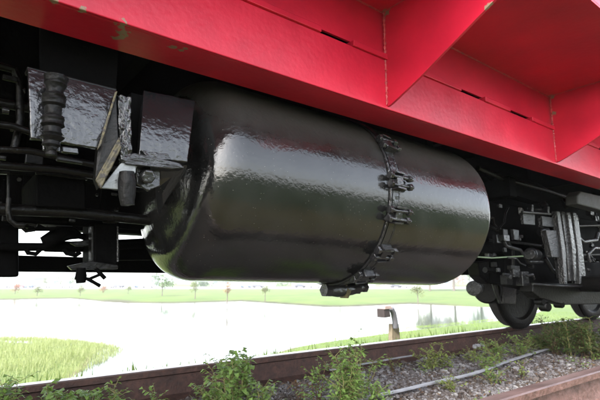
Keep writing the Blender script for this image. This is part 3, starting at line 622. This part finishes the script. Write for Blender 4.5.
strip([(360, 402), (375, 397), (415, 388), (450, 380.5), (483, 372), (505, 363), (525, 356), (548, 350)], .03, .012, 'pale flat strip curving across the middle of the ballast toward the near rail')
strip([(330, 371), (355, 366), (385, 360.5), (410, 357), (440, 350.5), (456, 346)], .022, .012, 'pale flat strip lying close along the foot of the far rail')
# crumpled pale thing by the far rail
bm = MB(); c = onz(478, 347, .03)
for k in range(5): bm.lathe(c+Vector((random.uniform(-.07, .07), random.uniform(-.03, .02), random.uniform(0, .01))), (random.uniform(-1, 1), random.uniform(-1, 1), .6), [(0, 0), (.006, .016), (.015, .024), (.026, .018), (.03, 0)], 9)
o = bm.build('crumpled_sheet', CABLE, None); lumpy(o, .02, .03, 2); tag(o, 'crumpled pale scrap lying against the foot of the far rail', 'litter')

# ------------------------------------------------------------------ utility post
pb = at(396.5, 341, 6.0); ptp = at(393.5, 324, 6.0)
post = thing('marker_post', 'short wooden post with a dark box and pale cap beyond the far rail', 'post', (pb.x, 6.0, pb.z))
def rel(v): return Vector(v)-Vector(post.location)
MB().prism([rel(at(392, 345, 6)), rel(at(401, 345, 6)), rel(at(399, 324, 6)), rel(at(392, 324, 6))], (0, .09, 0)).build('wooden_stake', WOOD, post, bevel=.008)
MB().tube([rel(at(395.7, 328, 5.97)), rel(at(394.8, 320, 5.97)), rel(at(393.4, 313, 5.97)), rel(at(391.5, 308.5, 5.97))], [.055, .055, .055, .05], 12).build('bent_pipe', nm('grey_pipe', (.07, .07, .08), .5), post, smooth=True)
MB().prism([rel(at(384, 309, 5.9)), rel(at(389.5, 309, 5.9)), rel(at(391, 317, 5.9)), rel(at(384.5, 318, 5.9))], (0, .18, 0)).build('meter_box', nm('maroon_box', (.025, .016, .016), .5), post, bevel=.008)
MB().prism([rel(at(385, 306, 5.88)), rel(at(391, 305.5, 5.88)), rel(at(393, 309, 5.88)), rel(at(385, 309.5, 5.88))], (0, .16, 0)).build('pale_cap', nm('pale_cap', (.3, .22, .2), .5), post, bevel=.008)

# ------------------------------------------------------------------ plants
def leaf(mb, p, d, ln, w, droop=.3):
    d = d.normalized(); s = d.cross(Vector((0, 0, 1)));
    if s.length < .1: s = Vector((1, 0, 0))
    s = (s.normalized()+Vector((0, 0, random.uniform(-.5, .5)))).normalized(); u = s.cross(d)
    a = p; c = p+d*ln*.4-u*ln*.02; e_ = p+d*ln-Vector((0, 0, ln*droop))
    mb.add([a, c+s*w/2+u*w*.15, c-s*w/2+u*w*.15, c, e_, (c+e_)/2+s*w*.33, (c+e_)/2-s*w*.33], [(0, 3, 1), (0, 2, 3), (1, 3, 4, 5), (3, 2, 6, 4)])
def weed(loc, h, spread, nst, lab, mats=(LEAF, STEM), ll=.025, lw=.014, dens=1.0, group=None, bush=.5, name='weed'):
    t_ = thing(name, lab, 'weed', loc, group or 'weeds growing through the ballast'); st = MB(); fo = MB()
    for k in range(nst):
        a = random.uniform(0, 6.28); b0 = Vector((math.cos(a), math.sin(a), 0))*random.uniform(0, spread*.3); hh = h*random.uniform(.45, 1.0)
        lean = Vector((math.cos(a), math.sin(a), 0))*random.uniform(.1, .8)*spread; n = 8
        pts = [b0+lean*(i/n)**1.4+Vector((random.uniform(-1, 1)*.006, random.uniform(-1, 1)*.006, hh*i/n-.01)) for i in range(n+1)]
        st.tube(pts, [.0028*(1-.7*i/n)*(1+h) for i in range(n+1)], 5)
        cnt = int(hh*150*dens)
        for j in range(cnt):
            u = random.uniform(.08, 1)**.8; i = min(int(u*n), n-1); p = pts[i].lerp(pts[i+1], u*n-i)
            a2 = random.uniform(0, 6.28); off = Vector((math.cos(a2), math.sin(a2), 0)); br = random.random() < bush
            if br:
                tip = p+off*random.uniform(.02, .10)*(1.2-u*.6)*(1+spread)+Vector((0, 0, random.uniform(.0, .05)))
                st.tube([p, tip], .0012, 3, False)
                for q in range(3): leaf(fo, p.lerp(tip, .45+.27*q), (off+Vector((random.uniform(-.9, .9), random.uniform(-.9, .9), random.uniform(-.2, .6)))), ll*random.uniform(.7, 1.35), lw*random.uniform(.8, 1.5), random.uniform(0, .5))
            else: leaf(fo, p, off+Vector((0, 0, random.uniform(-.1, .9))), ll*random.uniform(.6, 1.2), lw*random.uniform(.7, 1.2), random.uniform(0, .5))
    st.build('stem', mats[1], t_); fo.build('foliage', mats[0], t_)
    return t_
def W_(px, py, top, spread, nst, lab, **k):
    b_ = onz(px, py, 0); d = (b_-Vector((0, 0, CZ))); hpx = py-top; dist = b_.x*fw.x+b_.y*fw.y-CZ*fw.z
    return weed(b_, hpx/F*dist, spread*dist/F, nst, lab, **k)
W_(232, 414, 352, 26, 9, 'tall leafy green weed standing left of centre in front of the far rail', ll=.034, lw=.02)
W_(212, 412, 368, 16, 5, 'green weed on the left side of the tall leafy weed', ll=.03)
W_(262, 412, 378, 22, 6, 'low spreading green weed right of the tall leafy weed')
W_(345, 416, 352, 18, 9, 'tall bright green weed at the bottom edge left of the pale strip', ll=.03, dens=1.2)
W_(318, 408, 362, 16, 5, 'thin reddish-stalked weed beside the tall bright green weed', mats=(LEAF, DRY), dens=.6)
W_(362, 396, 334, 20, 5, 'thin weed whose top pokes up over the far rail', dens=.55)
W_(372, 410, 380, 16, 5, 'low green weed just left of where the pale strip starts')
W_(20, 436, 379, 22, 4, 'low broad leafed weed in the bottom left corner', ll=.034, lw=.024)
W_(52, 432, 378, 20, 4, 'second broad leafed weed from the bottom left corner', ll=.034, lw=.024)
W_(84, 428, 380, 20, 4, 'broad leafed weed on the bottom edge, third from the left', ll=.034, lw=.024)
W_(112, 424, 384, 14, 5, 'small weed at the right end of the bottom left row')
W_(-5, 440, 380, 18, 5, 'weed cut by the left edge of the picture', ll=.034)
W_(150, 418, 390, 10, 3, 'tiny sprig at the foot of the rail near the bottom edge', dens=.8)
W_(428, 371, 343, 20, 7, 'bushy weed at the foot of the far rail behind the pale strip', mats=(LEAFY, STEM))
W_(446, 368, 352, 14, 5, 'small yellow green weed right of the bushy weed', mats=(LEAFY, STEM))
W_(300, 402, 378, 14, 4, 'dry reddish sprig near the bottom edge', mats=(DRY, DRY), dens=.5)
W_(395, 372, 355, 12, 4, 'small dry sprig between the two pale strips', mats=(LEAFY, DRY), dens=.5)
W_(500, 362, 338, 22, 8, 'green weed just left of the far wheel', mats=(LEAF, STEM))
W_(522, 357, 334, 18, 7, 'green weed right below the far wheel', mats=(LEAF, STEM))
W_(486, 372, 350, 18, 6, 'low weed growing over the curved pale strip', mats=(LEAF, STEM))
W_(494, 384, 368, 12, 5, 'small dark weed beside the curved pale strip')
W_(455, 393, 378, 16, 5, 'low weed between the curved pale strip and the near rail', mats=(LEAFY, STEM))
W_(522, 378, 360, 12, 4, 'thin sprig in the grey gravel near the near rail', mats=(LEAFY, DRY), dens=.6)
W_(475, 362, 344, 14, 5, 'small weed by the crumpled pale scrap', mats=(LEAFY, STEM))
for i, (px_, py_, tp) in enumerate(((548, 352, 322), (560, 356, 318), (573, 357, 316), (586, 358, 316), (598, 360, 314), (612, 362, 312), (566, 348, 322), (590, 350, 318), (540, 350, 332), (625, 362, 312))):
    W_(px_, py_, tp, 20, 8, ['dark weed at the left end of the thicket', 'dark bushy weed second in the thicket by the near rail', 'tall dark weed in the middle of the thicket', 'tall dark weed right of the thicket middle', 'dark weed at the right picture edge', 'dark weed just past the right picture edge', 'dark weed at the back of the thicket on the left', 'dark weed at the back of the thicket on the right', 'small dark weed before the thicket near the wheel', 'outermost dark weed of the thicket, beyond the right edge'][i],
       mats=((LEAFD, DRY) if i % 2 else (LEAFD, STEM)), dens=1.0, ll=.026, group='dark weed thicket between the rails')
# bits of low growth scattered as ground cover
fo = MB()
for k in range(230):
    x = random.uniform(.9, 7.5); y = random.uniform(1.3, 2.6)
    if noise2(np.array([x]), np.array([y]), 1.4)[0] < .05: continue
    for j in range(12): leaf(fo, Vector((x+random.gauss(0, .03), y+random.gauss(0, .03), .015+random.uniform(0, .04))), Vector((random.uniform(-1, 1), random.uniform(-1, 1), random.uniform(0, 1))), .022, .012)
o = fo.build('ground_cover', LEAF); kind(o, 'stuff'); tag(o, 'tiny green seedlings scattered over the ballast', 'ground cover')
fo = MB()
for k in range(1500):
    x = random.uniform(.5, 8); y = random.uniform(1.25, 2.6); leaf(fo, Vector((x, y, .02+random.uniform(0, .015))), Vector((random.uniform(-1, 1), random.uniform(-1, 1), random.uniform(-.1, .3))), random.uniform(.015, .035), .012)
o = fo.build('leaf_litter', DRY); kind(o, 'stuff'); tag(o, 'dry brown leaves and stalks lying in the gravel', 'leaf litter')

# grass on the banks
def blades(n, sampler, hmin, hmax, mat, name, lab, w=.012):
    P = sampler(n); z = height(P); s = sdist(P); ok = s > -.12+rng.exponential(.45, n)*(noise2(P[:, 0], P[:, 1], 1.6)+.6).clip(.1)
    P = P[ok]; z = z[ok]; n = len(P); hh = rng.uniform(hmin, hmax, n)*(.62+.38*noise2(P[:, 0], P[:, 1], .9))*rng.choice([.6, 1, 1, 1.35], n); a = rng.uniform(0, 6.28, n); lean = rng.uniform(0, .6, n)*hh; la = rng.uniform(0, 6.28, n)
    d = np.stack([np.cos(a), np.sin(a)], 1)*w
    b0 = np.column_stack([P-d, z-.02]); b1 = np.column_stack([P+d, z-.02]); tp = np.column_stack([P[:, 0]+np.cos(la)*lean, P[:, 1]+np.sin(la)*lean, z+hh])
    V = np.stack([b0, b1, tp], 1).reshape(-1, 3); Fc = np.arange(3*n).reshape(-1, 3)
    me = bpy.data.meshes.new(name); me.from_pydata(V.tolist(), [], Fc.tolist()); me.materials.append(mat)
    o = bpy.data.objects.new(name, me); COL.objects.link(o); o['kind'] = 'stuff'; return tag(o, lab, 'grass')
GR = leafm('bank_grass', (.20, .235, .105), (.28, .25, .16)); GR2 = leafm('bank_grass_green', (.13, .19, .05), (.18, .21, .08))
def samp_left(n): return np.stack([rng.uniform(-24, 7.5, n), rng.uniform(9, 29, n)], 1)
blades(170000, samp_left, .14, .42, GR, 'tall_grass', 'yellow green grass on the spit of land in the pond at left', .009)
def samp_near(n): return np.stack([rng.uniform(-2, 45, n), 3.5+22*rng.uniform(0, 1, n)**1.5], 1)
blades(60000, samp_near, .04, .16, GR2, 'bank_grass', 'short green grass on the bank between the far rail and the pond', .012)

# ------------------------------------------------------------------ far lawn: trees, cars, buildings
def far_tree(px, pbase, ptop, pw, mat, lab, trunk=.35, group='young trees on the far lawn', name='young_tree', zb=-2.18):
    b_ = onz(px, pbase, zb); dist = b_.x*fw.x+b_.y*fw.y; h = (pbase-ptop)/F*dist; w_ = pw/F*dist/2
    w_ *= 1.25; t_ = thing(name, lab, 'tree', b_, group); tr = MB(); tr.tube([(0, 0, -.1), (.03*h*.2, 0, h*.3), (0, .01, h*.75)], [h*.016+.03, h*.014+.02, .01], 7)
    for k in range(5):
        a = random.uniform(0, 6.28); tr.tube([(0, 0, h*(trunk+.05*k)), (math.cos(a)*w_*.6, math.sin(a)*w_*.6, h*(trunk+.2+.07*k))], [.02, .008], 4)
    tr.build('trunk', BARK, t_); cr_ = MB()
    lobes = [(Vector((random.uniform(-.55, .55)*w_, random.uniform(-.55, .55)*w_, h*random.uniform(trunk+.12, .88))), random.uniform(.4, .7)*w_) for _ in range(9)]
    for k in range(int(420*(1 if ptop > 260 else 2.2))):
        c_, r_ = random.choice(lobes); v = Vector((random.gauss(0, 1), random.gauss(0, 1), random.gauss(0, .8))); v = v.normalized()*r_*random.uniform(.4, 1.05); p = c_+v
        leaf(cr_, p, Vector((random.uniform(-1, 1), random.uniform(-1, 1), random.uniform(-.5, .8))), .15*w_+.04+(.25 if ptop < 260 else 0), .10*w_+.03+(.2 if ptop < 260 else 0))
    cr_.build('crown', mat, t_); return t_
for a in ((15, 294, 284.5, 8, TRED, 'small reddish tree on the far lawn, leftmost in the picture'), (37, 296, 285, 8, TOLV, 'small olive tree on the far lawn, second from the left'),
          (80, 296, 286, 7, TOLV, 'faint thin tree on the far lawn between two autumn trees'), (103, 293, 285.5, 9, TRED, 'low orange tree on the far lawn left of the tank end'),
          (128, 294, 286, 6, TOLV, 'very thin tree on the far lawn just left of the tank end'), (162, 296, 273, 19, TGRN, 'larger green tree seen just under the left end of the tank'),
          (195, 299, 280, 9, TOLV, 'narrow olive tree under the left part of the tank'), (227, 303.5, 280, 8, TRED, 'slender red autumn tree on the far shore under the tank'),
          (265, 301, 284, 8, TOLV, 'pale thin tree on the far shore right of the red one'), (418, 304, 283, 11, TOLV, 'olive tree on the far shore under the right half of the tank'),
          (340, 298, 284, 7, TOLV, 'thin tree on the far lawn hidden partly behind the drain valve')):
    far_tree(*a)
for i, (px_, w_) in enumerate(((60, 10), (72, 9), (46, 7), (205, 26), (282, 16), (455, 16), (470, 18), (480, 12), (435, 10))):
    far_tree(px_, 286.6, 277 if i < 5 else 268, w_, [TGRN, TGRN, TOLV, TGRN, TGRN, TRED, TOLV, TGRN, TOLV][i],
        ['grey green tree before the far buildings at left', 'grey green tree touching its left neighbour before the far buildings', 'small olive tree before the far buildings', 'broad tree on the skyline under the left part of the tank', 'round tree on the skyline under the middle of the tank', 'reddish tree on the skyline between tank and wheel', 'olive tree on the skyline behind the pale end cap', 'green tree on the skyline nearest the wheel', 'small olive tree on the skyline under the right end of the tank'][i],
        trunk=.15, group='trees along the skyline', name='skyline_tree')
def building(px0, px1, pb, pt, lab, wm=CONCR, depth=14):
    a = onz(px0, pb, -2.2); c = onz(px1, pb, -2.2); dist = a.x*fw.x+a.y*fw.y; h = (pb-pt)/F*dist
    # placed facing us: axis along the line a-c at a's distance
    dr = rt; wd = (px1-px0)/F*dist; org = a; t_ = thing('building', lab, 'building', org, 'low buildings across the lawn'); f2 = Vector((fw.x, fw.y, 0)).normalized()
    MB().prism([Vector((0, 0, -.3)), dr*wd-Vector((0, 0, .3)), dr*wd+Vector((0, 0, h)), Vector((0, 0, h))], f2*depth).build('wall', wm, t_)
    MB().prism([-dr*.5-f2*.6+Vector((0, 0, h)), dr*(wd+.5)-f2*.6+Vector((0, 0, h)), dr*(wd+.5)-f2*.6+Vector((0, 0, h+.35)), -dr*.5-f2*.6+Vector((0, 0, h+.35))], f2*(depth+1)).build('roof', ROOFM, t_)
    k = int(wd/5)
    me_ = None
    for i in range(k):
        x = (i+.5)*wd/k
        if me_ is None: o = MB().prism([-f2*.05-dr*1.1+Vector((0, 0, .9)), -f2*.05+dr*1.1+Vector((0, 0, .9)), -f2*.05+dr*1.1+Vector((0, 0, 2.6)), -f2*.05-dr*1.1+Vector((0, 0, 2.6))], f2*.1).build('window', GLASS, t_); me_ = o.data
        else: o = bpy.data.objects.new('window', me_); COL.objects.link(o); o.parent = t_
        o.location = dr*x
for i, (px_, pt_, w_) in enumerate(((430, 226, 30), (454, 216, 36), (480, 222, 34), (506, 230, 30))):
    far_tree(px_, 291, pt_, w_, [TOLV, TOLV, TGRN, TOLV][i], ['tall olive tree behind the right end of the tank', 'second tall olive tree seen through the gap right of the tank', 'tall green tree behind the pale end cap', 'tall olive tree behind the far wheel'][i], trunk=.12, group='tall trees on the far shore at right', name='tall_tree')
rs = random.Random(3)
for px_, pt_, w_, mt_, lb_ in ((6, 278, 12, TGRN, 'hazy green tree on the horizon at the left picture edge'), (22, 279, 9, TOLV, 'hazy olive tree on the horizon above the small reddish tree'), (53, 280, 12, TGRN, 'hazy round tree on the horizon between olive tree and valve'),
        (95, 278.5, 9, TOLV, 'hazy narrow tree on the horizon just right of the valve'), (114, 279, 13, TGRN, 'hazy broad tree on the horizon above the orange tree'), (137, 278, 10, TOLV, 'hazy olive tree on the horizon close to the tank end')):
    far_tree(px_, 285.6, pt_, w_, mt_, lb_, trunk=.08, group='broken tree line on the horizon', name='horizon_tree')
building(-30, 32, 286.5, 279, 'long low pale building behind the trees at the left edge')
building(36, 75, 286.2, 278, 'pale building with dark windows left of the hanging valve')
building(84, 150, 286.3, 276, 'taller pale building between the valve and the tank end')
building(210, 275, 286, 281, 'low white building seen under the middle of the tank')
building(292, 375, 286, 281.5, 'long white low building seen under the drain valve')
building(385, 452, 286, 281, 'low pale building under the right end of the tank')
def car(px, pb, mat, lab, k=1.0):
    b_ = onz(px, pb, -2.15); t_ = thing('parked_car', lab, 'car', b_, 'cars parked across the lawn'); a = math.atan2(rt.y, rt.x)+random.uniform(-.2, .2); t_.rotation_euler = (0, 0, a)
    bd = [(-2.2, .35), (2.2, .35), (2.25, .8), (1.3, .95), (.7, 1.42), (-1.1, 1.45), (-1.9, 1.0), (-2.25, .9)]
    MB().prism([(x, -.85, z) for x, z in bd], (0, 1.7, 0)).build('body', mat, t_, bevel=.06)
    MB().prism([(x, -.87, z) for x, z in ((-1.6, 1.0), (1.0, 1.0), (.6, 1.36), (-1.0, 1.38))], (0, 1.74, 0)).build('window', GLASS, t_)
    for x in (-1.35, 1.4):
        for y in (-.9, .72): MB().lathe((x, y, .33), (0, 1, 0), [(0, 0), (0, .3), (.02, .33), (.16, .33), (.18, 0)], 14).build('wheel', TYRE, t_)
cl = [(4, CARW, 'white car'), (12, CARS, 'silver car'), (21, CARR, 'red car'), (28, CARB, 'blue car'), (35, CARD, 'dark car'), (44, CARW, 'second white car'), (67, CARS, 'second silver car'), (108, CARW, 'white car'), (118, CARD, 'dark car'), (140, CARB, 'blue car'), (148, CARW, 'white car'), (300, CARD, 'dark car'), (315, CARS, 'silver car'), (396, CARD, 'dark car'), (410, CARW, 'white car'), (246, CARB, 'blue car'), (258, CARD, 'dark car')]
where = ['at the far left end of the row', 'second from the left end of the row', 'third from the left end of the row', 'fourth from the left end of the row', 'fifth from the left end of the row', 'left of the grey green trees', 'just left of the hanging valve', 'right of the hanging valve', 'close to the pale building right of the valve', 'short before the tank end', 'beside the tank end', 'under the drain valve', 'under the drain valve on its left side', 'left of the post', 'above the post', 'under the middle of the tank', 'under the middle of the tank further right']
for (p_, mt, l_), wh_ in zip(cl, where): car(p_, 287.8, mt, l_+' parked across the lawn '+wh_)
# road / pavement strip across the far lawn
def band(y0, y1, z, name, mat, x0=-300, x1=900):
    q = [onz(x0, y0, z), onz(x1, y0, z), onz(x1, y1, z), onz(x0, y1, z)]
    o = MB().add(q, [(0, 1, 2, 3)]).build(name, mat); kind(o, 'structure'); return o
band(288.9, 286.8, -2.13, 'road', ASPH)
hz = MB().box((-700, -700, -5), (800, 800, 8)).build('haze', bpy.data.materials.new('haze_air')); hz['kind'] = 'stuff'
hm = hz.data.materials[0]; hm.use_nodes = True; ht = hm.node_tree; ht.nodes.clear()
ho = ht.nodes.new('ShaderNodeOutputMaterial'); hv = ht.nodes.new('ShaderNodeVolumePrincipled'); hv.inputs['Color'].default_value = (.95, .97, 1, 1); hv.inputs['Density'].default_value = HAZE; hv.inputs['Anisotropy'].default_value = .2
ht.links.new(hv.outputs[0], ho.inputs['Volume'])
